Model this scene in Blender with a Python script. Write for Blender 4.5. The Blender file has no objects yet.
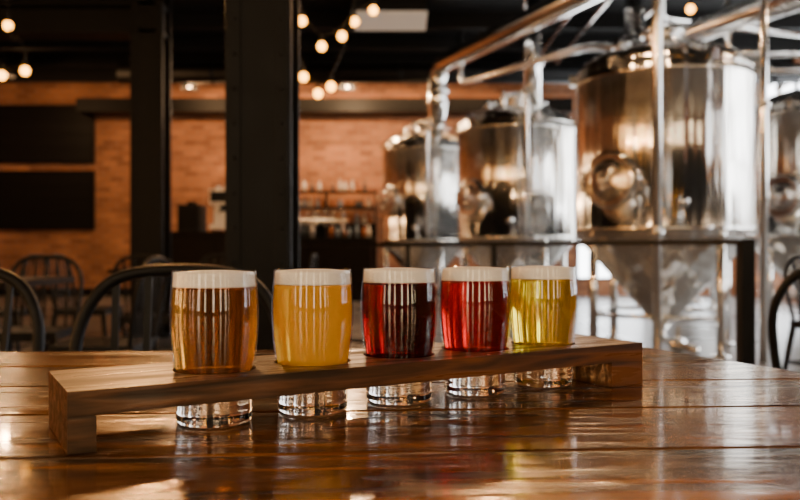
import bpy, math, random
from mathutils import Vector, Matrix
random.seed(7)
pi=math.pi
scene=bpy.context.scene
TZ=0.75   # table top height

# ------------------------------------------------------------------ materials
def newmat(name):
    m=bpy.data.materials.new(name); m.use_nodes=True
    nt=m.node_tree
    return m,nt,nt.nodes['Principled BSDF']
def mat(name,col,rough=0.5,metal=0.0,noise=0.0,nscale=20,bump=0.0,coat=0.0,emis=None,estr=0,trans=0,ior=1.45,stretch=(1,1,1),spec=None):
    m,nt,b=newmat(name)
    b.inputs['Base Color'].default_value=(*col,1)
    b.inputs['Roughness'].default_value=rough
    b.inputs['Metallic'].default_value=metal
    b.inputs['Coat Weight'].default_value=coat
    b.inputs['Transmission Weight'].default_value=trans
    b.inputs['IOR'].default_value=ior
    if spec is not None: b.inputs['Specular IOR Level'].default_value=spec
    if emis:
        b.inputs['Emission Color'].default_value=(*emis,1); b.inputs['Emission Strength'].default_value=estr
    if noise>0 or bump>0:
        tc=nt.nodes.new('ShaderNodeTexCoord'); mp=nt.nodes.new('ShaderNodeMapping'); n=nt.nodes.new('ShaderNodeTexNoise')
        mp.inputs['Scale'].default_value=stretch
        n.inputs['Scale'].default_value=nscale; n.inputs['Detail'].default_value=5
        nt.links.new(tc.outputs['Object'],mp.inputs['Vector']); nt.links.new(mp.outputs[0],n.inputs['Vector'])
        if noise>0:
            r=nt.nodes.new('ShaderNodeValToRGB')
            r.color_ramp.elements[0].position=0.3; r.color_ramp.elements[1].position=0.7
            r.color_ramp.elements[0].color=(*[c*(1-noise) for c in col],1)
            r.color_ramp.elements[1].color=(*[min(1,c*(1+noise)) for c in col],1)
            nt.links.new(n.outputs['Fac'],r.inputs['Fac']); nt.links.new(r.outputs[0],b.inputs['Base Color'])
            mr=nt.nodes.new('ShaderNodeMapRange'); mr.inputs['To Min'].default_value=rough*0.8; mr.inputs['To Max'].default_value=min(1,rough*1.25)
            nt.links.new(n.outputs['Fac'],mr.inputs['Value']); nt.links.new(mr.outputs[0],b.inputs['Roughness'])
        if bump>0:
            bp=nt.nodes.new('ShaderNodeBump'); bp.inputs['Strength'].default_value=bump; bp.inputs['Distance'].default_value=0.01
            nt.links.new(n.outputs['Fac'],bp.inputs['Height']); nt.links.new(bp.outputs[0],b.inputs['Normal'])
    return m

def brick_mat(name,axis='X',c1=(.50,.20,.08),c2=(.25,.09,.038),mo=(.32,.18,.11)):
    m,nt,b=newmat(name)
    tc=nt.nodes.new('ShaderNodeTexCoord'); sp=nt.nodes.new('ShaderNodeSeparateXYZ'); cb=nt.nodes.new('ShaderNodeCombineXYZ')
    nt.links.new(tc.outputs['Object'],sp.inputs[0])
    nt.links.new(sp.outputs[axis],cb.inputs['X']); nt.links.new(sp.outputs['Z'],cb.inputs['Y'])
    br=nt.nodes.new('ShaderNodeTexBrick')
    br.inputs['Scale'].default_value=1; br.inputs['Brick Width'].default_value=.26; br.inputs['Row Height'].default_value=.1
    br.inputs['Mortar Size'].default_value=.013; br.inputs['Mortar Smooth'].default_value=.2
    br.inputs['Color1'].default_value=(*c1,1); br.inputs['Color2'].default_value=(*c2,1); br.inputs['Mortar'].default_value=(*mo,1)
    nt.links.new(cb.outputs[0],br.inputs['Vector'])
    n=nt.nodes.new('ShaderNodeTexNoise'); n.inputs['Scale'].default_value=1.3; n.inputs['Detail'].default_value=6
    nt.links.new(cb.outputs[0],n.inputs['Vector'])
    mx=nt.nodes.new('ShaderNodeMix'); mx.data_type='RGBA'; mx.blend_type='MULTIPLY'; mx.inputs['Factor'].default_value=.7
    nt.links.new(br.outputs['Color'],mx.inputs['A']); 
    r=nt.nodes.new('ShaderNodeValToRGB'); r.color_ramp.elements[0].position=.3; r.color_ramp.elements[0].color=(.4,.37,.35,1); r.color_ramp.elements[1].position=.7; r.color_ramp.elements[1].color=(1,1,1,1)
    nt.links.new(n.outputs['Fac'],r.inputs['Fac']); nt.links.new(r.outputs[0],mx.inputs['B'])
    nt.links.new(mx.outputs['Result'],b.inputs['Base Color'])
    bp=nt.nodes.new('ShaderNodeBump'); bp.inputs['Strength'].default_value=.9; bp.inputs['Distance'].default_value=.025; bp.invert=True
    nt.links.new(br.outputs['Fac'],bp.inputs['Height']); nt.links.new(bp.outputs[0],b.inputs['Normal'])
    b.inputs['Roughness'].default_value=.85
    return m

def wood_mat(name,cd,cm,cl,rough=.25,coat=.3,gs=1.0,bump=.25,ripple=0.0,rowh=None):
    m,nt,b=newmat(name); L=nt.links.new
    tc=nt.nodes.new('ShaderNodeTexCoord')
    mp=nt.nodes.new('ShaderNodeMapping'); mp.inputs['Scale'].default_value=(3*gs,38*gs,38*gs)
    vec=tc.outputs['Object']; tint=None
    if rowh:   # shift the grain per plank
        sp=nt.nodes.new('ShaderNodeSeparateXYZ'); L(vec,sp.inputs[0])
        d=nt.nodes.new('ShaderNodeMath'); d.operation='DIVIDE'; d.inputs[1].default_value=rowh; L(sp.outputs['Y'],d.inputs[0])
        fl=nt.nodes.new('ShaderNodeMath'); fl.operation='FLOOR'; L(d.outputs[0],fl.inputs[0])
        wn=nt.nodes.new('ShaderNodeTexWhiteNoise'); wn.noise_dimensions='1D'; L(fl.outputs[0],wn.inputs['W'])
        tint=wn.outputs['Value']
        sc=nt.nodes.new('ShaderNodeVectorMath'); sc.operation='SCALE'; sc.inputs['Scale'].default_value=3.0; L(wn.outputs['Color'],sc.inputs[0])
        ad=nt.nodes.new('ShaderNodeVectorMath'); ad.operation='ADD'; L(vec,ad.inputs[0]); L(sc.outputs[0],ad.inputs[1])
        vec=ad.outputs[0]
    L(vec,mp.inputs['Vector'])
    n=nt.nodes.new('ShaderNodeTexNoise'); n.inputs['Scale'].default_value=1.6; n.inputs['Detail'].default_value=8; n.inputs['Distortion'].default_value=.6
    L(mp.outputs[0],n.inputs['Vector'])
    n2=nt.nodes.new('ShaderNodeTexNoise'); n2.inputs['Scale'].default_value=5; n2.inputs['Detail'].default_value=3
    mp2=nt.nodes.new('ShaderNodeMapping'); mp2.inputs['Scale'].default_value=(1,2.5,2.5); L(vec,mp2.inputs['Vector']); L(mp2.outputs[0],n2.inputs['Vector'])
    mxf=nt.nodes.new('ShaderNodeMix'); mxf.data_type='FLOAT'; mxf.inputs['Factor'].default_value=.35
    L(n.outputs['Fac'],mxf.inputs['A']); L(n2.outputs['Fac'],mxf.inputs['B'])
    r=nt.nodes.new('ShaderNodeValToRGB'); e=r.color_ramp.elements
    e[0].position=.40; e[0].color=(*cd,1); e[1].position=.62; e[1].color=(*cl,1); x=e.new(.5); x.color=(*cm,1)
    L(mxf.outputs['Result'],r.inputs['Fac'])
    col=r.outputs[0]
    if tint is not None:
        hv=nt.nodes.new('ShaderNodeHueSaturation'); tr=nt.nodes.new('ShaderNodeMapRange'); tr.inputs['To Min'].default_value=.6; tr.inputs['To Max'].default_value=1.35
        L(tint,tr.inputs['Value']); L(tr.outputs[0],hv.inputs['Value']); L(col,hv.inputs['Color']); col=hv.outputs[0]
    L(col,b.inputs['Base Color'])
    mr=nt.nodes.new('ShaderNodeMapRange'); mr.inputs['From Min'].default_value=.3; mr.inputs['From Max'].default_value=.7
    mr.inputs['To Min'].default_value=rough*1.7; mr.inputs['To Max'].default_value=rough*.6
    L(n.outputs['Fac'],mr.inputs['Value']); L(mr.outputs[0],b.inputs['Roughness'])
    bp=nt.nodes.new('ShaderNodeBump'); bp.inputs['Strength'].default_value=bump; bp.inputs['Distance'].default_value=.0015
    L(n.outputs['Fac'],bp.inputs['Height'])
    out=bp.outputs[0]
    if ripple>0:
        mp3=nt.nodes.new('ShaderNodeMapping'); mp3.inputs['Scale'].default_value=(14,48,14); mp3.inputs['Rotation'].default_value=(0,0,.12); L(vec,mp3.inputs['Vector'])
        n3=nt.nodes.new('ShaderNodeTexNoise'); n3.inputs['Scale'].default_value=1.0; n3.inputs['Detail'].default_value=2; n3.inputs['Distortion'].default_value=.5
        L(mp3.outputs[0],n3.inputs['Vector'])
        bp2=nt.nodes.new('ShaderNodeBump'); bp2.inputs['Strength'].default_value=ripple; bp2.inputs['Distance'].default_value=.004
        L(n3.outputs['Fac'],bp2.inputs['Height']); L(out,bp2.inputs['Normal']); out=bp2.outputs[0]
    L(out,b.inputs['Normal'])
    b.inputs['Coat Weight'].default_value=coat; b.inputs['Coat Roughness'].default_value=.06
    b.inputs['Specular Tint'].default_value=(1,.8,.58,1)
    b.inputs['Coat Tint'].default_value=(1,.88,.72,1)
    return m

def steel_mat(name,col=(.78,.74,.68),rough=.15):
    m,nt,b=newmat(name); L=nt.links.new
    tc=nt.nodes.new('ShaderNodeTexCoord'); mp=nt.nodes.new('ShaderNodeMapping'); mp.inputs['Scale'].default_value=(5,5,.12)
    n=nt.nodes.new('ShaderNodeTexNoise'); n.inputs['Scale'].default_value=1.5; n.inputs['Detail'].default_value=3
    L(tc.outputs['Object'],mp.inputs['Vector']); L(mp.outputs[0],n.inputs['Vector'])
    mr=nt.nodes.new('ShaderNodeMapRange'); mr.inputs['To Min'].default_value=rough*.7; mr.inputs['To Max'].default_value=rough*1.3
    L(n.outputs['Fac'],mr.inputs['Value']); L(mr.outputs[0],b.inputs['Roughness'])
    bp=nt.nodes.new('ShaderNodeBump'); bp.inputs['Strength'].default_value=.8; bp.inputs['Distance'].default_value=.05
    L(n.outputs['Fac'],bp.inputs['Height']); L(bp.outputs[0],b.inputs['Normal'])
    b.inputs['Base Color'].default_value=(*col,1); b.inputs['Metallic'].default_value=1
    return m

def emis_mat(name,col,s):
    return mat(name,(0.02,0.02,0.02),.4,emis=col,estr=s)

def glass_wall_mat():
    m,nt,b=newmat('thin_glass'); nt.nodes.remove(b); L=nt.links.new
    out=nt.nodes['Material Output']
    t=nt.nodes.new('ShaderNodeBsdfTransparent'); t.inputs[0].default_value=(.985,.985,.98,1)
    g=nt.nodes.new('ShaderNodeBsdfGlossy'); g.inputs['Roughness'].default_value=.02
    f=nt.nodes.new('ShaderNodeLayerWeight'); f.inputs['Blend'].default_value=.5
    p=nt.nodes.new('ShaderNodeMath'); p.operation='POWER'; p.inputs[1].default_value=5; L(f.outputs['Facing'],p.inputs[0])
    q=nt.nodes.new('ShaderNodeMath'); q.operation='MULTIPLY_ADD'; q.inputs[1].default_value=.7; q.inputs[2].default_value=.03; L(p.outputs[0],q.inputs[0])
    x=nt.nodes.new('ShaderNodeMixShader'); L(q.outputs[0],x.inputs[0]); L(t.outputs[0],x.inputs[1]); L(g.outputs[0],x.inputs[2]); L(x.outputs[0],out.inputs[0])
    return m

def beer_mat(name,col,haze=0.0,hcol=None,rough=.14):
    m,nt,b=newmat(name); L=nt.links.new
    b.inputs['Base Color'].default_value=(*col,1); b.inputs['Transmission Weight'].default_value=1; b.inputs['IOR'].default_value=1.34
    b.inputs['Roughness'].default_value=rough
    if haze>0:
        out=nt.nodes['Material Output']
        d=nt.nodes.new('ShaderNodeBsdfTranslucent'); d.inputs[0].default_value=(*hcol,1)
        d2=nt.nodes.new('ShaderNodeBsdfDiffuse'); d2.inputs[0].default_value=(*hcol,1)
        a=nt.nodes.new('ShaderNodeMixShader'); a.inputs[0].default_value=.4; L(d.outputs[0],a.inputs[1]); L(d2.outputs[0],a.inputs[2])
        x=nt.nodes.new('ShaderNodeMixShader'); x.inputs[0].default_value=haze; L(b.outputs[0],x.inputs[1]); L(a.outputs[0],x.inputs[2]); L(x.outputs[0],out.inputs[0])
    return m

M={}
M['brick']=brick_mat('brick_wall_mat')
M['brick_y']=brick_mat('brick_side_mat','Y')
M['table']=wood_mat('table_wood',(.012,.004,.001),(.13,.044,.009),(.40,.155,.032),rough=.19,coat=.4,gs=.8,bump=1.0,ripple=.34,rowh=.135)
M['board']=wood_mat('board_wood',(.012,.004,.0015),(.06,.021,.007),(.14,.052,.018),rough=.36,coat=.1,gs=1.8,bump=.6)
M['black']=mat('black_steel',(.004,.004,.004),.5,.0,noise=.3,nscale=30,spec=.22)
M['colblack']=mat('column_steel',(.004,.0035,.003),.5,.0,noise=.3,nscale=15,bump=.15,spec=.16)
M['steel']=steel_mat('brushed_steel')
M['pipe']=mat('pipe_steel',(.82,.79,.75),.16,1.0,noise=.1,nscale=8)
M['foam']=mat('beer_foam',(.97,.94,.88),.8,0,noise=.03,nscale=400,bump=.2)
M['glass']=mat('solid_glass',(1,1,1),.0,0,trans=1,ior=1.5)
M['thin']=glass_wall_mat()
M['bulb']=emis_mat('bulb_glow',(1,.40,.04),13)
M['win']=emis_mat('window_daylight',(.92,.96,1),11.0)
M['darkwood']=mat('dark_wood',(.010,.006,.004),.55,0,noise=.4,nscale=12,stretch=(1,8,8),spec=.12)
M['ceil']=mat('ceiling_paint',(.006,.0055,.005),.8,0,noise=.3,nscale=3,spec=.2)
M['floor']=mat('concrete_floor',(.12,.11,.10),.28,0,noise=.35,nscale=1.5)
M['wallp']=mat('side_wall_paint',(.06,.038,.025),.8,0,noise=.2,nscale=2)

# ------------------------------------------------------------------ mesh builder
class MB:
    def __init__(s): s.v=[]; s.f=[]; s.mi=[]; s.sm=[]
    def add(s,vs,fs,mi=0,sm=False):
        o=len(s.v); s.v+= [tuple(v) for v in vs]
        for f in fs: s.f.append([i+o for i in f]); s.mi.append(mi); s.sm.append(sm)
    def box(s,a,b,mi=0,M_=None):
        x0,y0,z0=a; x1,y1,z1=b
        vs=[Vector(p) for p in [(x0,y0,z0),(x1,y0,z0),(x1,y1,z0),(x0,y1,z0),(x0,y0,z1),(x1,y0,z1),(x1,y1,z1),(x0,y1,z1)]]
        if M_: vs=[M_@v for v in vs]
        s.add(vs,[(0,3,2,1),(4,5,6,7),(0,1,5,4),(1,2,6,5),(2,3,7,6),(3,0,4,7)],mi)
    def bar(s,p,q,w,h,mi=0):
        p=Vector(p);q=Vector(q); d=(q-p); L=d.length
        R=d.to_track_quat('X','Z').to_matrix().to_4x4(); T=Matrix.Translation(p)@R
        s.box((0,-w/2,-h/2),(L,w/2,h/2),mi,T)
    def lathe(s,prof,n=48,mi=0,T=None,sm=True,cap0=False,cap1=False):
        vs=[];fs=[]
        for (r,z) in prof:
            for i in range(n):
                a=2*pi*i/n; v=Vector((r*math.cos(a),r*math.sin(a),z)); vs.append(T@v if T else v)
        for k in range(len(prof)-1):
            for i in range(n):
                j=(i+1)%n; fs.append((k*n+i,k*n+j,(k+1)*n+j,(k+1)*n+i))
        if cap0: fs.append(tuple(range(n-1,-1,-1)))
        if cap1: fs.append(tuple((len(prof)-1)*n+i for i in range(n)))
        s.add(vs,fs,mi,sm)
    def cyl(s,p,q,r,mi=0,n=20,r2=None,sm=True):
        p=Vector(p);q=Vector(q); d=q-p
        T=Matrix.Translation(p)@d.to_track_quat('Z','Y').to_matrix().to_4x4()
        s.lathe([(r,0),(r if r2 is None else r2,d.length)],n,mi,T,sm,True,True)
    def sphere(s,c,r,mi=0,n=14,sc=(1,1,1)):
        m=n//2
        prof=[(max(1e-5,r*math.sin(pi*k/m)),-r*math.cos(pi*k/m)) for k in range(m+1)]
        s.lathe(prof,n,mi,Matrix.Translation(Vector(c))@Matrix.Diagonal((*sc,1)))
    def tube(s,pts,r,mi=0,n=12,closed=False):
        P=[Vector(p) for p in pts]; N=len(P); vs=[];fs=[]
        up=None
        for i in range(N):
            if closed: t=P[(i+1)%N]-P[i-1]
            else: t=P[min(i+1,N-1)]-P[max(i-1,0)]
            t.normalize()
            if up is None:
                up=t.orthogonal().normalized()
            up=(up-t*up.dot(t)).normalized(); bn=t.cross(up)
            for k in range(n):
                a=2*pi*k/n; vs.append(P[i]+(up*math.cos(a)+bn*math.sin(a))*r)
        for i in range(N if closed else N-1):
            i2=(i+1)%N
            for k in range(n):
                k2=(k+1)%n; fs.append((i*n+k,i*n+k2,i2*n+k2,i2*n+k))
        if not closed:
            fs.append(tuple(range(n-1,-1,-1))); fs.append(tuple((N-1)*n+k for k in range(n)))
        s.add(vs,fs,mi,True)
    def build(s,name,mats,loc=(0,0,0),rz=0,bevel=0,parent=None):
        me=bpy.data.meshes.new(name); me.from_pydata(s.v,[],s.f)
        for m in mats: me.materials.append(m)
        me.polygons.foreach_set('material_index',s.mi); me.polygons.foreach_set('use_smooth',s.sm); me.update()
        o=bpy.data.objects.new(name,me); scene.collection.objects.link(o)
        o.location=loc; o.rotation_euler=(0,0,rz)
        if bevel: 
            b=o.modifiers.new('bevel','BEVEL'); b.width=bevel; b.segments=2; b.limit_method='ANGLE'; b.angle_limit=math.radians(50)
        if parent: o.parent=parent
        return o
def fillet(pts,r,n=6):
    P=[Vector(p) for p in pts]; out=[P[0]]
    for i in range(1,len(P)-1):
        a=P[i-1]-P[i]; b=P[i+1]-P[i]; rr=min(r,a.length*.49,b.length*.49)
        p0=P[i]+a.normalized()*rr; p1=P[i]+b.normalized()*rr
        for k in range(n+1):
            t=k/n; out.append(p0*(1-t)**2+P[i]*2*t*(1-t)+p1*t*t)
    out.append(P[-1]); return out
def empty(name,loc=(0,0,0),rz=0):
    e=bpy.data.objects.new(name,None); e.empty_display_size=.1; e.location=loc; e.rotation_euler=(0,0,rz); scene.collection.objects.link(e); return e

# ------------------------------------------------------------------ room shell
XL,XR,YF,YB,H=-8.0,6.6,-4.0,15.0,4.2
m=MB(); m.box((XL,YF,-.1),(XR,YB,0)); m.build('floor',[M['floor']])
m=MB(); m.box((XL,YF,H),(XR,YB,H+.15)); m.build('ceiling',[M['ceil']])
def wall_openings(name,axis,pos,thick,a0,a1,ops,matl):
    m=MB()
    def bx(s0,s1,z0,z1):
        if s1-s0<1e-4 or z1-z0<1e-4: return
        if axis=='x': m.box((s0,pos,z0),(s1,pos+thick,z1))
        else: m.box((pos,s0,z0),(pos+thick,s1,z1))
    c=a0
    for (s0,s1,z0,z1) in ops:
        bx(c,s0,0,H); bx(s0,s1,0,z0); bx(s0,s1,z1,H); c=s1
    bx(c,a1,0,H); m.build(name,[matl])
wi=[0]
def window(axis,pos,s0,s1,z0,z1,nx,nz,inward,matl):
    wi[0]+=1; m=MB()
    def bx(a,b,c,d,p0,p1,mi):
        if axis=='x': m.box((a,p0,c),(b,p1,d),mi)
        else: m.box((p0,a,c),(p1,b,d),mi)
    g=pos-inward*.08
    bx(s0+.02,s1-.02,z0+.02,z1-.02,min(g,g-inward*.01),max(g,g-inward*.01),1)
    f0,f1=sorted((pos-inward*.02,pos-inward*.07)); t=.05
    bx(s0,s1,z0,z0+t,f0,f1,0); bx(s0,s1,z1-t,z1,f0,f1,0); bx(s0,s0+t,z0+t,z1-t,f0,f1,0); bx(s1-t,s1,z0+t,z1-t,f0,f1,0)
    for i in range(1,nx):
        c=s0+(s1-s0)*i/nx; bx(c-.02,c+.02,z0+t,z1-t,f0,f1,0)
    for i in range(1,nz):
        c=z0+(z1-z0)*i/nz; bx(s0+t,s1-t,c-.02,c+.02,f0+.003,f1-.003,0)
    m.build('window_%d'%wi[0],[M['black'],matl])
wall_openings('wall_back','x',YB,.2,XL,XR,[(3.4,6.3,.3,3.8)],M['brick'])
window('x',YB,3.4,6.3,.3,3.8,4,4,-1,M['win'])
ro=[(1.9,2.5,.6,3.5),(3.6,4.2,.6,3.5),(5.4,8.0,.5,3.7),(9.0,14.4,.5,3.9)]  # first two are unseen windows, added for silver highlights on the tanks
wall_openings('wall_right','y',XR,.2,YF,YB,ro,M['brick_y'])
for o in ro: window('y',XR,o[0],o[1],o[2],o[3],4 if o[1]-o[0]>1 else 1,3,-1,M['win'])
fo=[(-6.6,-6.1,.6,3.5),(-4.8,-4.3,.6,3.5),(-3.0,-2.2,.6,3.5),(-1.2,-.8,.6,3.5),(.5,1.0,.6,3.5),(2.2,2.7,.6,3.5),(3.8,4.4,.6,3.5),(5.4,5.8,.6,3.5)]
wall_openings('wall_front','x',YF-.2,.2,XL,XR,fo,M['wallp'])
M['winw']=emis_mat('window_warm_evening',(1,.74,.46),11.0)  # invented windows behind the camera, added to put warm streaks on the tanks
for o in fo: window('x',YF,o[0],o[1],o[2],o[3],1,3,1,M['winw'])
lo=[(-2.6,-2.0,.6,3.5),(-.2,.4,.6,3.5),(2.0,2.7,.6,3.5)]
wall_openings('wall_left','y',XL-.2,.2,YF,YB,lo,M['brick_y'])
M['winl']=emis_mat('window_golden_hour',(1,.50,.17),24.0)  # invented left-wall windows, added as warm key light and tank highlights
for o in lo: window('y',XL,o[0],o[1],o[2],o[3],1,3,1,M['winl'])
m=MB(); m.box((XL,YB-.03,0),(3.3,YB,.15)); m.build('baseboard_back',[M['black']])

# ceiling joists, beams, ducts
m=MB()
for y in [5.2,6.6,7.9,9.2,10.9,12.0,13.1,14.3]:
    m.box((XL,y-.05,H-.22),(XR,y+.05,H))
m.build('ceiling_joists',[M['ceil']])
m=MB()
m.box((XL,7.85,3.08),(-2.42,8.15,3.12)); m.box((XL,7.98,3.12),(-2.42,8.02,3.36)); m.box((XL,7.85,3.36),(-2.42,8.15,3.40))
m.build('steel_beam',[M['colblack']])
m=MB(); m.box((-6,14.4,3.45),(3.2,14.98,3.7)); m.build('steel_beam',[M['colblack']])
m=MB()
m.cyl((-4.5,12.5,3.72),(6.5,12.5,3.72),.16,0,24)
for x in (-4,-1,2,5): m.cyl((x,12.5,3.86),(x,12.5,H),.012,0,8)
for x in (-3,0,3,6): m.cyl((x-.02,12.5,3.72),(x+.02,12.5,3.72),.175,0,24)
m.build('ventilation_duct',[M['black']])
m=MB()
m.box((-.62,9.9,3.90),(.35,10.7,3.93),0); m.box((-.55,9.97,3.895),(.28,10.63,3.90),0)
m.box((-.62,9.9,3.93),(.35,10.7,H),1)
m.build('ceiling_air_vent',[mat('vent_white',(.6,.56,.5),.5,emis=(1,.8,.6),estr=.14),M['black']])  # vent is no lamp: faint warm glow put into its white face
m=MB()
for (x,z) in ((2.2,3.94),(2.55,3.94),(3.2,3.93)):
    m.cyl((x,5.3,z),(x,14.9,z),.025,0,12)
m.build('ceiling_conduit',[M['pipe']])
m=MB()
m.tube(fillet([(6.5,6.9,3.15),(3.75,6.6,3.15),(3.45,7.2,3.15),(2.87,9.5,3.3),(2.87,9.5,H-.002)],.4,8),.12,0,24)
m.cyl((5.2,6.76,3.15),(5.26,6.765,3.15),.135,0,24); m.cyl((4.2,6.65,3.15),(4.26,6.655,3.15),.135,0,24)
m.cyl((4.23,6.72,3.24),(4.23,6.72,H-.002),.01,0,8); m.cyl((5.23,6.76,3.27),(5.23,6.76,H-.002),.01,0,8)
m.build('overhead_duct',[M['pipe']])
m=MB()
m.tube(fillet([(6.5,8.0,2.95),(3.2,8.2,2.95),(2.2,9.0,3.25),(.9,11.5,3.35),(.9,11.5,H-.002)],.2,6),.045,0,16)
m.tube(fillet([(6.5,8.0,2.78),(3.9,8.25,2.78),(3.5,8.3,3.0),(3.5,8.3,H-.002)],.15,6),.035,0,16)
m.build('overhead_pipework',[M['pipe']])

# ------------------------------------------------------------------ steel columns (H-sections with bolts)
def column(x,y,w,d,top=H,rz=0):
    m=MB(); t=w*.09
    m.box((-w/2,-d/2,0),(w/2,-d/2+t,top)); m.box((-w/2,d/2-t,0),(w/2,d/2,top)); m.box((-t/2,-d/2+t,0),(t/2,d/2-t,top))
    m.box((-w*.7,-d*.7,0),(w*.7,d*.7,.02))
    for sx in (-1,1):
        m.box((sx*w*.36-w*.1,-d/2-.006,0.02),(sx*w*.36+w*.1,-d/2,top))
        z=.12
        while z<top-.05:
            m.sphere((sx*w*.36,-d/2-.006,z),w*.035,0,8,(1,.6,1)); z+=.12
    m.build('steel_column',[M['colblack']],(x,y,0),rz,bevel=.002)
column(-.49,2.8,.228,.23)
column(-2.56,8.0,.33,.3)

# ------------------------------------------------------------------ wooden table
uang=math.atan(.058)
def table():
    e=empty('wooden_table',(.34,1.075,TZ),uang)
    ca,sa=math.cos(uang),math.sin(uang)
    ed=Vector((.1*ca-.22*sa,-.1*sa-.22*ca)); k=ed.x/ed.y
    m=MB(); ph=.135; i=0
    while i<11:
        y0=-i*ph-.0013; y1=-(i+1)*ph+.0013
        xr0=k*y0; xr1=k*y1
        vs=[(-1.75,y1,-.045),(xr1,y1,-.045),(xr0,y0,-.045),(-1.75,y0,-.045),(-1.75,y1,0),(xr1,y1,0),(xr0,y0,0),(-1.75,y0,0)]
        m.add(vs,[(0,3,2,1),(4,5,6,7),(0,1,5,4),(1,2,6,5),(2,3,7,6),(3,0,4,7)],0); i+=1
    m.build('tabletop',[M['table']],parent=e,bevel=.0022)
    m=MB()
    m.box((-1.65,-.1,-.11),(-.1,-.06,-.0455)); m.box((-1.65,-1.42,-.11),(.25,-1.38,-.0455))
    m.box((-1.65,-1.38,-.11),(-1.61,-.1,-.0455))
    for (x,y_) in ((-1.6,-.12),(-.12,-.12),(-1.6,-1.36),(.2,-1.36)):
        m.box((x-.035,y_-.035,-TZ),(x+.035,y_+.035,-.0455))
    m.build('table_frame',[M['darkwood']],parent=e,bevel=.003)
table()

# ------------------------------------------------------------------ tasting board
BA=math.atan2(.17,.288)
G0=Vector((-.145,.608)); G1=Vector((.143,.778)); SP=(G1-G0).length/4
BL,BW,BT,BB=.533,.102,.041,.024
SH=-.014
def board():
    m=MB(); hr=.0318; ns=64
    def cell(cx):
        hx,hy=SP/2,BW/2
        angs=sorted(set([2*pi*i/ns for i in range(ns)]+[math.atan2(sy*hy,sx*hx)%(2*pi) for sx in(-1,1) for sy in(-1,1)]))
        n=len(angs); vs=[]
        for z in (BT,BB):
            for a in angs:
                c,s_=math.cos(a),math.sin(a); vs.append((cx+hr*c,hr*s_,z))
            for a in angs:
                c,s_=math.cos(a),math.sin(a); k=min(hx/abs(c) if abs(c)>1e-6 else 9,hy/abs(s_) if abs(s_)>1e-6 else 9)
                vs.append((cx+k*c,k*s_,z))
        fs=[]
        for i in range(n):
            j=(i+1)%n
            fs.append((i,n+i,n+j,j)); fs.append((2*n+j,3*n+j,3*n+i,2*n+i)); fs.append((j,2*n+j,2*n+i,i))
        m.add(vs,fs,0,False)
        m.add([(cx-hx,-hy,BB),(cx+hx,-hy,BB),(cx+hx,-hy,BT),(cx-hx,-hy,BT)],[(0,1,2,3)])
        m.add([(cx-hx,hy,BB),(cx+hx,hy,BB),(cx+hx,hy,BT),(cx-hx,hy,BT)],[(3,2,1,0)])
    for i in range(5): cell((i-2)*SP)
    e=SP*2.5; x0=-BL/2+SH; x1=BL/2+SH
    m.box((x0,-BW/2,BB),(-e,BW/2,BT)); m.box((e,-BW/2,BB),(x1,BW/2,BT))
    m.box((x0,-BW/2,0),(x0+.018,BW/2,BB)); m.box((x1-.042,-BW/2,0),(x1,BW/2,BB))
    c=(G0+G1)/2
    m.build('beer_tasting_board',[M['board']],(c.x,c.y,TZ+.0005),BA)
board()

# ------------------------------------------------------------------ beer glasses
OUT=[(.0270,0),(.0288,.0015),(.0292,.006),(.0288,.016),(.0290,.026),(.0303,.038),(.0322,.052),(.0338,.068),(.0344,.082),(.0340,.096),(.0329,.109),(.0320,.1178)]
def interp(z):
    for (r0,z0),(r1,z1) in zip(OUT,OUT[1:]):
        if z0<=z<=z1: return r0+(r1-r0)*(z-z0)/(z1-z0)
    return OUT[-1][0]
def smoothprof(z0,z1,off,n=24):
    def sr(z):
        w=0;s=0
        for k in range(-3,4):
            zz=min(.1178,max(.004,z+k*.003)); s+=interp(zz); w+=1
        return s/w
    return [(sr(z0+(z1-z0)*i/n)+off,z0+(z1-z0)*i/n) for i in range(n+1)]
BASEZ=.021
def beer_glass(x,y,beer,foamz=.1052,top=.1155):
    e=empty('beer_tasting_glass',(x,y,TZ+.0003))
    m=MB(); pr=[(1e-5,.002),(.020,.0015),(.0262,0),(.0284,.0012)]+smoothprof(.004,BASEZ,0,8)
    pr+=[(.0278,BASEZ+.0003),(.026,BASEZ-.001),(.018,BASEZ-.003),(1e-5,BASEZ-.0035)]
    m.lathe(pr,72); m.build('glass_base',[M['glass']],parent=e)
    m=MB(); o_=smoothprof(BASEZ+.0004,.1168,0,30); i_=smoothprof(BASEZ+.0004,.1168,-.0013,30)
    r=o_[-1][0]
    m.lathe(o_+[(r-.0003,.1176),(r-.00065,.1178),(r-.001,.1176)]+i_[::-1],72); m.build('glass_wall',[M['thin']],parent=e)
    m=MB(); p=smoothprof(BASEZ+.002,foamz,-.0015,26)
    m.lathe([(1e-5,BASEZ-.0028),(.018,BASEZ-.0024),(.0255,BASEZ-.0002)]+p+[(1e-5,foamz)],72); m.build('beer',[beer],parent=e)
    m=MB(); p=smoothprof(foamz+.0002,top,-.00145,8)
    m.lathe([(1e-5,foamz+.0002)]+p+[(p[-1][0]-.001,top+.0009),(p[-1][0]-.004,top+.0012),(.015,top+.0022),(1e-5,top+.0026)],72)
    m.build('foam',[M['foam']],parent=e)
beers=[beer_mat('beer_amber',(.60,.255,.035),.08,(.5,.2,.025)),
       beer_mat('beer_hazy_gold',(1.0,.68,.09),.62,(1.0,.66,.055)),
       beer_mat('beer_dark_ruby',(.22,.004,.005),.02,(.2,.005,.006)),
       beer_mat('beer_red',(.58,.010,.008),.08,(.7,.008,.008)),
       beer_mat('beer_pale_gold',(1.0,.74,.035),.16,(1.0,.66,.02),.08)]
for i in range(5):
    p=G0.lerp(G1,i/4); beer_glass(p.x,p.y,beers[i])

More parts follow.
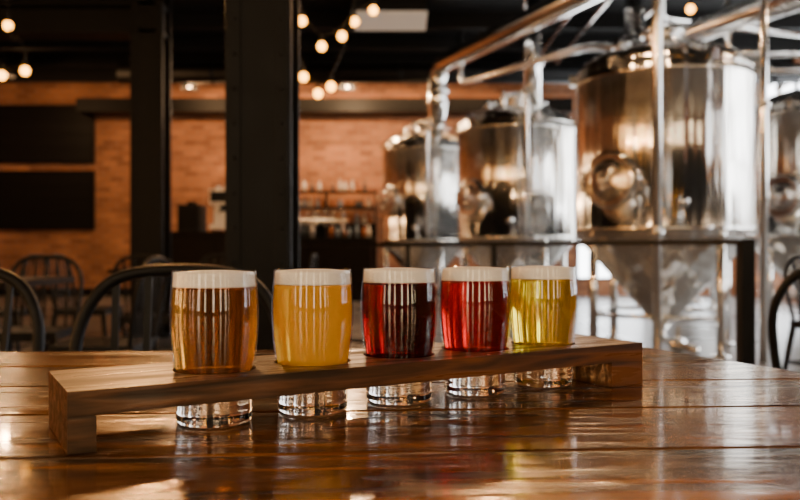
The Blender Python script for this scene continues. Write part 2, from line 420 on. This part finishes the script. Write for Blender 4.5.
# ------------------------------------------------------------------ fermentation tanks
def tank(x,y,R,zb,zt,hatch,hz,za=.16,legs0=0.35,cip=True):
    m=MB(); dome=R*.36
    prof=[(.055,za),(.06,za+.02)]
    for k in range(9): t=k/8; prof.append((.06+(R-.06-.02)*t,za+.02+(zb-za-.06)*t))
    prof+=[(R-.008,zb-.02),(R,zb)]
    prof+=[(R,zb+.02),(R+.012,zb+.025),(R+.012,zb+.06),(R,zb+.065)]
    prof+=[(R,zt-.09),(R+.008,zt-.085),(R+.008,zt-.06),(R,zt-.055),(R,zt)]
    for k in range(1,17):
        a=k/16*pi/2; prof.append((max(.0001,R*math.cos(a) if k<16 else .0001),zt+dome*math.sin(a)))
    m.lathe(prof,96,0)
    zt2=zt+dome
    m.cyl((0,0,zt2-.05),(0,0,zt2+.1),.16,1,32); m.cyl((0,0,zt2+.1),(0,0,zt2+.13),.19,1,32)
    m.sphere((0,0,zt2+.13),.15,1,24,(1,1,.5))
    for a in (0.6,2.5,4.2):
        cx,cy=R*.55*math.cos(a),R*.55*math.sin(a)
        m.cyl((cx,cy,zt+dome*.6),(cx,cy,zt2+.14),.03,1); m.cyl((cx,cy,zt2+.05),(cx,cy,zt2+.075),.055,1)
        m.cyl((cx,cy,zt2+.10),(cx+.12,cy,zt2+.10),.015,1)
    for k in range(6):
        a=k*pi/3+.2; m.box((-.03,-.01,zt-.03),(.03,.06,zt+.06),1,Matrix.Rotation(a,4,'Z')@Matrix.Translation((0,R,0)))
    T=Matrix.Rotation(hatch,4,'Z')@Matrix.Translation((0,-R+.06,hz))@Matrix.Rotation(pi/2,4,'X')
    hr=.225
    m.lathe([(hr-.035,0),(hr+.02,0),(hr+.02,.06),(hr-.005,.07),(hr-.005,.08),(hr+.015,.085),(hr+.015,.105),(hr-.01,.115),(hr-.035,.10),(hr*.75,.105),(hr*.4,.125),(.0001,.13)],48,1,T)
    m.lathe([(.03,.12),(.03,.17),(.02,.18),(.0001,.18)],20,1,T)
    for a in range(3):
        A=a*pi*2/3+.4; m.cyl(T@Vector((.02*math.cos(A),.02*math.sin(A),.165)),T@Vector((.14*math.cos(A),.14*math.sin(A),.165)),.009,1,10)
    m.tube([T@Vector((.14*math.cos(a*pi/12),.14*math.sin(a*pi/12),.165)) for a in range(24)],.01,1,8,closed=True)
    for sx in (-1,1):
        m.cyl(T@Vector((sx*(hr+.045),-.09,.08)),T@Vector((sx*(hr+.045),.09,.08)),.02,1,10)
        m.cyl(T@Vector((sx*(hr+.045),0,-.04)),T@Vector((sx*(hr+.045),0,.1)),.015,1,10)
    T2=Matrix.Rotation(hatch+.75,4,'Z')@Matrix.Translation((0,-R+.01,zb+.25))@Matrix.Rotation(pi/2,4,'X')
    m.lathe([(.02,0),(.02,.1),(.05,.1),(.05,.13),(.0001,.13)],20,1,T2)
    q=[]
    for k in range(4):
        a=legs0+k*pi/2; lx,ly=(R-.03)*math.cos(a),(R-.03)*math.sin(a); q.append((lx,ly))
        m.cyl((lx,ly,.03),(lx,ly,zb+.02),.04,1,16); m.cyl((lx,ly,0),(lx,ly,.03),.075,1,16)
        m.cyl((lx,ly,.9*zb),(lx*.97,ly*.97,zb+.12),.05,1,16)
    for k in range(4):
        a=q[k]; b=q[(k+1)%4]; m.cyl((*a,.32),(*b,.32),.02,1,10)
    m.tube(fillet([(0,0,za+.02),(0,0,.08),(.0,-.28,.08),(0,-R-.05,.08)],.08),.035,1,14)
    m.cyl((0,-.38,.08),(0,-.42,.08),.07,1,20); m.bar((0,-.40,.08),(0,-.40,.24),.02,.03,1)
    if cip:
        a=hatch-.9+pi*1.5+1.9; cx,cy=(R+.07)*math.cos(a),(R+.07)*math.sin(a)
        m.tube(fillet([(cx*.4,cy*.4,zt2+.12),(cx,cy,zt2+.12),(cx,cy,.5)],.12),.022,1,12)
    m.build('fermentation_tank',[M['steel'],M['pipe']],(x,y,0))
tank(2.36,7.0,.755,1.02,2.44,-math.radians(51),1.47,.18,cip=False)
tank(1.53,10.3,.76,1.0,2.50,-math.radians(56),1.55,.16)
tank(.42,13.2,.72,1.0,2.62,-math.radians(56),1.7,.16)
tank(5.05,9.4,.78,1.0,2.55,-math.radians(56),1.5,.16)
tank(4.6,12.7,.74,1.0,2.6,-math.radians(56),1.6,.16)

# big steam pipes
m=MB()
m.tube(fillet([(.60,12.9,2.9),(.60,12.3,2.95),(.58,12.0,3.1),(.58,12.0,3.72),(1.56,9.7,3.72),(2.6,7.3,3.72),(3.4,5.2,3.72)],.35,8),.145,0,24)
m.cyl((.58,12.0,3.3),(.58,12.0,3.36),.17,0,24); m.cyl((.58,12,2.98+.15),(.58,12,3.18),.17,0,24)
m.cyl((1.56,9.7,3.85),(1.56,9.7,H-.002),.01,0,8); m.cyl((2.6,7.3,3.85),(2.6,7.3,H-.002),.01,0,8)
m.build('steam_pipe',[M['pipe']])
m=MB()
m.cyl((1.74,10.2,2.7),(1.74,10.2,H-.002),.11,0,24); m.cyl((1.74,10.2,3.3),(1.74,10.2,3.36),.135,0,24)
m.build('steam_pipe',[M['pipe']])
m=MB()
m.tube(fillet([(2.0,6.05,.0),(2.0,6.05,3.45),(2.9,8.6,3.45),(4.9,9.3,3.45),(4.9,9.3,3.0)],.15,6),.035,0,16)
m.cyl((2.0,6.05,0),(2.0,6.05,.02),.08,0,16)
m.cyl((2.0,6.05,1.0),(2.0,6.05,1.04),.055,0,16)
m.build('process_pipe',[M['pipe']])
m=MB()
m.cyl((2.85,6.1,0),(2.85,6.1,H-.002),.032,0,16); m.cyl((2.85,6.1,2.0),(2.85,6.1,2.04),.05,0,16)
m.build('process_pipe',[M['pipe']])

# ------------------------------------------------------------------ railing
m=MB()
A=Vector((1.80,4.05,0)); B=Vector((-1.1,7.2,0)); n=5
m.bar(A+Vector((0,0,.925)),B+Vector((0,0,.925)),.05,.03)
m.bar(A+Vector((0,0,.14)),B+Vector((0,0,.14)),.03,.03)
for k in range(n+1):
    if k in(0,2,3,5):
        p=A.lerp(B,k/n); w=.036 if k==0 else .02
        m.box((p.x-w,p.y-w,0),(p.x+w,p.y+w,.94))
m.build('metal_railing',[M['black']])

# ------------------------------------------------------------------ cafe chairs
def chair(x,y,rz,matl=None):
    m=MB()
    m.box((-.19,-.19,.44),(.19,.19,.455)); m.box((-.18,-.18,.41),(.18,-.165,.44)); m.box((-.18,.165,.41),(.18,.18,.44)); m.box((-.18,-.165,.41),(-.165,.165,.44)); m.box((.165,-.165,.41),(.18,.165,.44))
    for sx in (-1,1):
        for sy in (-1,1):
            m.cyl((sx*.225,sy*.225,0),(sx*.172,sy*.172,.44),.015,0,12,r2=.02)
        m.cyl((sx*.2,-.2,.2),(sx*.2,.2,.2),.008,0,8)
    m.cyl((-.2,-.2,.2),(.2,-.2,.2),.008,0,8); m.cyl((-.2,.2,.2),(.2,.2,.2),.008,0,8)
    pts=[(-.17,.17,.44),(-.195,.20,.62),(-.19,.225,.74),(-.13,.235,.825),(0,.24,.845),(.13,.235,.825),(.19,.225,.74),(.195,.20,.62),(.17,.17,.44)]
    P=[Vector(p) for p in pts]; cr=[]
    for i in range(len(P)-1):
        p0=P[max(i-1,0)];p1=P[i];p2=P[i+1];p3=P[min(i+2,len(P)-1)]
        for k in range(6):
            t=k/6; cr.append(.5*((2*p1)+(-p0+p2)*t+(2*p0-5*p1+4*p2-p3)*t*t+(-p0+3*p1-3*p2+p3)*t**3))
    cr.append(P[-1]); m.tube(cr,.012,0,12)
    for xx in (-.12,-.06,0,.06,.12):
        m.bar((xx,.18,.45),(xx*1.05,.236,.835 if abs(xx)<.1 else .825),.014,.006)
    m.build('metal_cafe_chair',[matl or M['black']],(x,y,0),rz)
chair(-.42,1.30,.05); chair(-.95,1.38,-.1)
chair(1.27,2.15,2.6); chair(2.1,3.3,.4); chair(2.6,4.6,.2)
def cafe_table(x,y):
    m=MB(); m.box((-.45,-.35,.72),(.45,.35,.75)); m.cyl((0,0,.03),(0,0,.72),.035,1,20); m.cyl((0,0,0),(0,0,.03),.24,1,32)
    m.build('cafe_table',[M['darkwood'],M['black']],(x,y,0),0,bevel=.003)
for (x,y) in ((-2.1,3.6),(-3.6,5.6),(-1.6,5.8),(-4.6,3.9)):
    cafe_table(x,y)
    chair(x-.05,y-.62,pi+.1); chair(x+.1,y+.62,.1); chair(x-.72,y,pi/2); chair(x+.72,y+.05,-pi/2)

# ------------------------------------------------------------------ wall panels
M['panel']=mat('panel_black',(.004,.004,.004),.5,spec=.2)
def screen(x0,x1,z0,z1):
    m=MB(); m.box((x0,YB-.05,z0),(x1,YB-.01,z1),0); t=.05
    m.box((x0-t,YB-.07,z0-t),(x1+t,YB,z0),1); m.box((x0-t,YB-.07,z1),(x1+t,YB,z1+t),1); m.box((x0-t,YB-.07,z0),(x0,YB,z1),1); m.box((x1,YB-.07,z0),(x1+t,YB,z1),1)
    for k in range(1,4):
        z=z0+(z1-z0)*k/4; m.box((x0,YB-.06,z-.012),(x1,YB-.05,z+.012),1)
    m.build('slatted_wall_panel',[M['panel'],M['colblack']])
screen(-7.9,-5.93,2.60,3.62); screen(-7.9,-5.93,1.32,2.36)

# ------------------------------------------------------------------ back bar with bottles and taps
def back_bar():
    e=empty('back_bar',(0,0,0))
    m=MB(); m.box((-2.4,13.4,0),(-.5,14.0,1.05),0); m.box((-2.45,13.35,1.05),(-.45,14.05,1.1),1)
    for z in (1.35,1.65,1.95): m.box((-2.3,14.5,z),(-.45,14.8,z+.03),1)
    m.box((-2.3,14.8,0),(-.44,14.83,1.35),1)
    for x in (-2.3,-1.4,-.47): m.box((x,14.5,0),(x+.03,14.8,2.0),1)
    m.build('cabinet',[M['darkwood'],M['colblack']],parent=e)
    m=MB()
    for z in (1.38,1.68,1.98,1.10):
        x=-2.2
        while x<-.55:
            r=random.uniform(.028,.045); h=random.uniform(.16,.25); yy=14.65 if z>1.2 else 13.7
            if abs(x+1.385)>.06: m.lathe([(r,0),(r,h*.6),(r*.4,h*.78),(r*.4,h),(.0001,h)],12,random.randrange(4),Matrix.Translation((x,yy,z)),True,True)
            x+=random.uniform(.08,.15)
    m.build('bottles',[mat('bottle_a',(.5,.45,.4),.2),mat('bottle_b',(.3,.10,.04),.2),mat('bottle_c',(.05,.06,.07),.15),mat('bottle_d',(.2,.25,.32),.2)],parent=e)
    m=MB()
    m.cyl((-1.9,13.6,1.1),(-1.9,13.6,1.4),.03,0); m.cyl((-1.0,13.6,1.1),(-1.0,13.6,1.4),.03,0); m.cyl((-2.0,13.6,1.4),(-.9,13.6,1.4),.045,0)
    for k in range(7): m.cyl((-1.9+k*.15,13.55,1.4),(-1.9+k*.15,13.5,1.58),.014,0); m.cyl((-1.9+k*.15,13.54,1.4),(-1.9+k*.15,13.5,1.28),.012,0)
    m.build('beer_taps',[M['pipe']],parent=e)
back_bar()
m=MB(); m.box((-2.75,9.0,0),(-1.5,9.6,1.05),0); m.box((-2.8,8.95,1.05),(-1.45,9.65,1.1),0)
for x in (-2.7,-2.1): m.box((x,8.985,.1),(x+.55,9.0,.98),0)
m.build('sideboard',[M['darkwood']],bevel=.004)
m=MB()
m.box((-2.24,9.15,1.13),(-1.94,9.5,1.19),0); m.box((-2.24,9.36,1.19),(-1.94,9.5,1.48),0); m.box((-2.24,9.12,1.42),(-1.94,9.5,1.60),0)
m.box((-2.22,9.1,1.45),(-1.96,9.12,1.57),1); m.cyl((-2.09,9.2,1.34),(-2.09,9.2,1.42),.035,1); m.cyl((-2.09,9.2,1.35),(-2.09,9.03,1.33),.012,1)
for x in(-2.2,-1.98): m.cyl((x,9.2,1.1),(x,9.2,1.13),.02,1); m.cyl((x,9.45,1.1),(x,9.45,1.13),.02,1)
for k in range(3): m.lathe([(.022,0),(.035,.05),(.032,.05),(.0001,.01)],16,0,Matrix.Translation((-2.17+k*.09,9.3,1.60)),True,True)
m.build('espresso_machine',[mat('machine_enamel',(.85,.75,.6),.3),M['black']],bevel=.004)
m=MB(); m.box((-2.62,9.15,1.1),(-2.36,9.5,1.42),0); m.box((-2.6,9.13,1.13),(-2.38,9.15,1.38),1); m.cyl((-2.49,9.3,1.42),(-2.49,9.3,1.46),.06,1)
m.build('coffee_grinder',[M['black'],M['colblack']],bevel=.006)

# ------------------------------------------------------------------ string lights
def strand(pts,bul):
    P=[Vector(p) for p in pts]; cr=[]
    for i in range(len(P)-1):
        p0=P[max(i-1,0)];p1=P[i];p2=P[i+1];p3=P[min(i+2,len(P)-1)]
        for k in range(5):
            t=k/5; cr.append(.5*((2*p1)+(-p0+p2)*t+(2*p0-5*p1+4*p2-p3)*t*t+(-p0+3*p1-3*p2+p3)*t**3))
    cr.append(P[-1])
    m=MB(); m.tube(cr,.005,0,8)
    for b in bul:
        b=Vector(b); m.cyl(b+Vector((0,0,.02)),b+Vector((0,0,.068)),.012,0,10)
        m.lathe([(.0001,-.035),(.014,-.032),(.025,-.021),(.030,-.004),(.025,.013),(.012,.025)],16,1,Matrix.Translation(b))
    m.build('string_lights',[M['black'],M['bulb']])
def up(b,d=.07): return (b[0],b[1],b[2]+d)
b=[(-.63,5,2.36),(-.508,5.05,2.21),(-.38,5.1,2.29),(-.30,5.15,2.40),(-.178,5.2,2.49)]
strand([(-1.1,4.8,4.2),(-.8,4.9,2.9)]+[up(p) for p in b]+[(.1,5.4,3.0),(.35,5.6,4.2)],b)
b=[(-.62,5,2.0),(-.527,5,1.893),(-.443,5,1.938)]
strand([(-1.0,4.6,4.2),(-.8,4.8,2.6)]+[up(p) for p in b]+[(-.3,5.1,2.5),(-.1,5.3,4.2)],b)
b=[(-2.56,5,2.01),(-2.41,5,2.04),(-2.52,5.0,2.33)]
strand([(-2.9,4.8,4.2),(-2.75,4.9,2.6)]+[up(b[0]),up(b[1]),(-2.45,5.0,2.25),up(b[2]),(-2.8,5.3,4.2)],b)
b=[(1.98,5.3,2.53),(2.35,5.4,2.75)]
strand([(1.5,5.2,4.2),(1.8,5.3,2.85)]+[up(p) for p in b]+[(2.7,5.5,4.2)],b)
b=[(-4.2,5,2.3),(-3.9,5,2.2),(-3.6,5,2.3),(.9,2.6,2.55),(1.3,2.5,2.45),(1.7,2.4,2.55)]
strand([(-4.6,5,4.2),(-4.4,5,2.6)]+[up(p) for p in b[:3]]+[(-3.3,5,4.2)],b[:3])
strand([(.65,2.7,4.2),(.75,2.7,2.9)]+[up(p) for p in b[3:]]+[(2.1,2.4,4.2)],b[3:])

# pendant lamps (mostly invented, added as fill, key and glint light) with warm point lights
M['lampglow']=emis_mat('pendant_glow',(1,.5,.2),10)
def pendant(x,y,z,pw,col=(1,.6,.3)):
    m=MB(); m.cyl((0,0,.16),(0,0,H-z),.006,0,8); m.lathe([(.03,.18),(.035,.13),(.09,.08),(.16,0),(.155,0),(.085,.075),(.03,.12)],32,0)
    m.sphere((0,0,.045),.04,1,16); m.build('pendant_lamp',[M['black'],M['lampglow']],(x,y,z))
    l=bpy.data.lights.new('pendant_bulb_light','POINT'); l.energy=pw; l.color=col; l.shadow_soft_size=.05
    o=bpy.data.objects.new('pendant_bulb_light',l); o.location=(x,y,z-.04); scene.collection.objects.link(o)
pendant(-.9,13.3,3.65,340,(1,.62,.32)); pendant(-3.6,13.3,3.65,130,(1,.55,.25)); pendant(-6.4,12.6,3.7,90,(1,.55,.25))
pendant(-1.15,3.5,2.22,150,(1,.48,.16)); pendant(.45,3.7,2.2,80,(1,.52,.22)); pendant(1.6,-1.5,2.7,30); pendant(-3.6,5.6,3.3,12); pendant(-1.2,-1.0,2.7,60)  # invented lamps: warm key and glints on the table, fill behind camera
pendant(1.5,5.8,3.5,70,(1,.6,.3)); pendant(4.2,6.0,3.55,70,(1,.7,.45))  # invented lamps above the tanks, added for highlights on domes and bodies

def area(name,loc,rot,sx,sy,pw,col):
    l=bpy.data.lights.new(name,'AREA'); l.shape='RECTANGLE'; l.size=sx; l.size_y=sy; l.energy=pw; l.color=col
    o=bpy.data.objects.new(name,l); o.location=loc; o.rotation_euler=rot; scene.collection.objects.link(o)
area('wall_washer_light',(-1.0,13.9,4.0),(math.radians(25),0,0),6,.2,130,(1,.58,.28))

w=bpy.data.worlds.new('world'); scene.world=w; w.use_nodes=True
w.node_tree.nodes['Background'].inputs[0].default_value=(.35,.4,.5,1); w.node_tree.nodes['Background'].inputs[1].default_value=.3

# ------------------------------------------------------------------ camera
c=bpy.data.cameras.new('camera'); c.lens=35; c.sensor_width=36; c.clip_start=.02
c.dof.use_dof=True; c.dof.focus_distance=.665; c.dof.aperture_fstop=6.3; c.dof.aperture_blades=9
o=bpy.data.objects.new('camera',c); o.location=(0,0,TZ+.134); o.rotation_euler=(pi/2,0,0); scene.collection.objects.link(o)
scene.camera=o
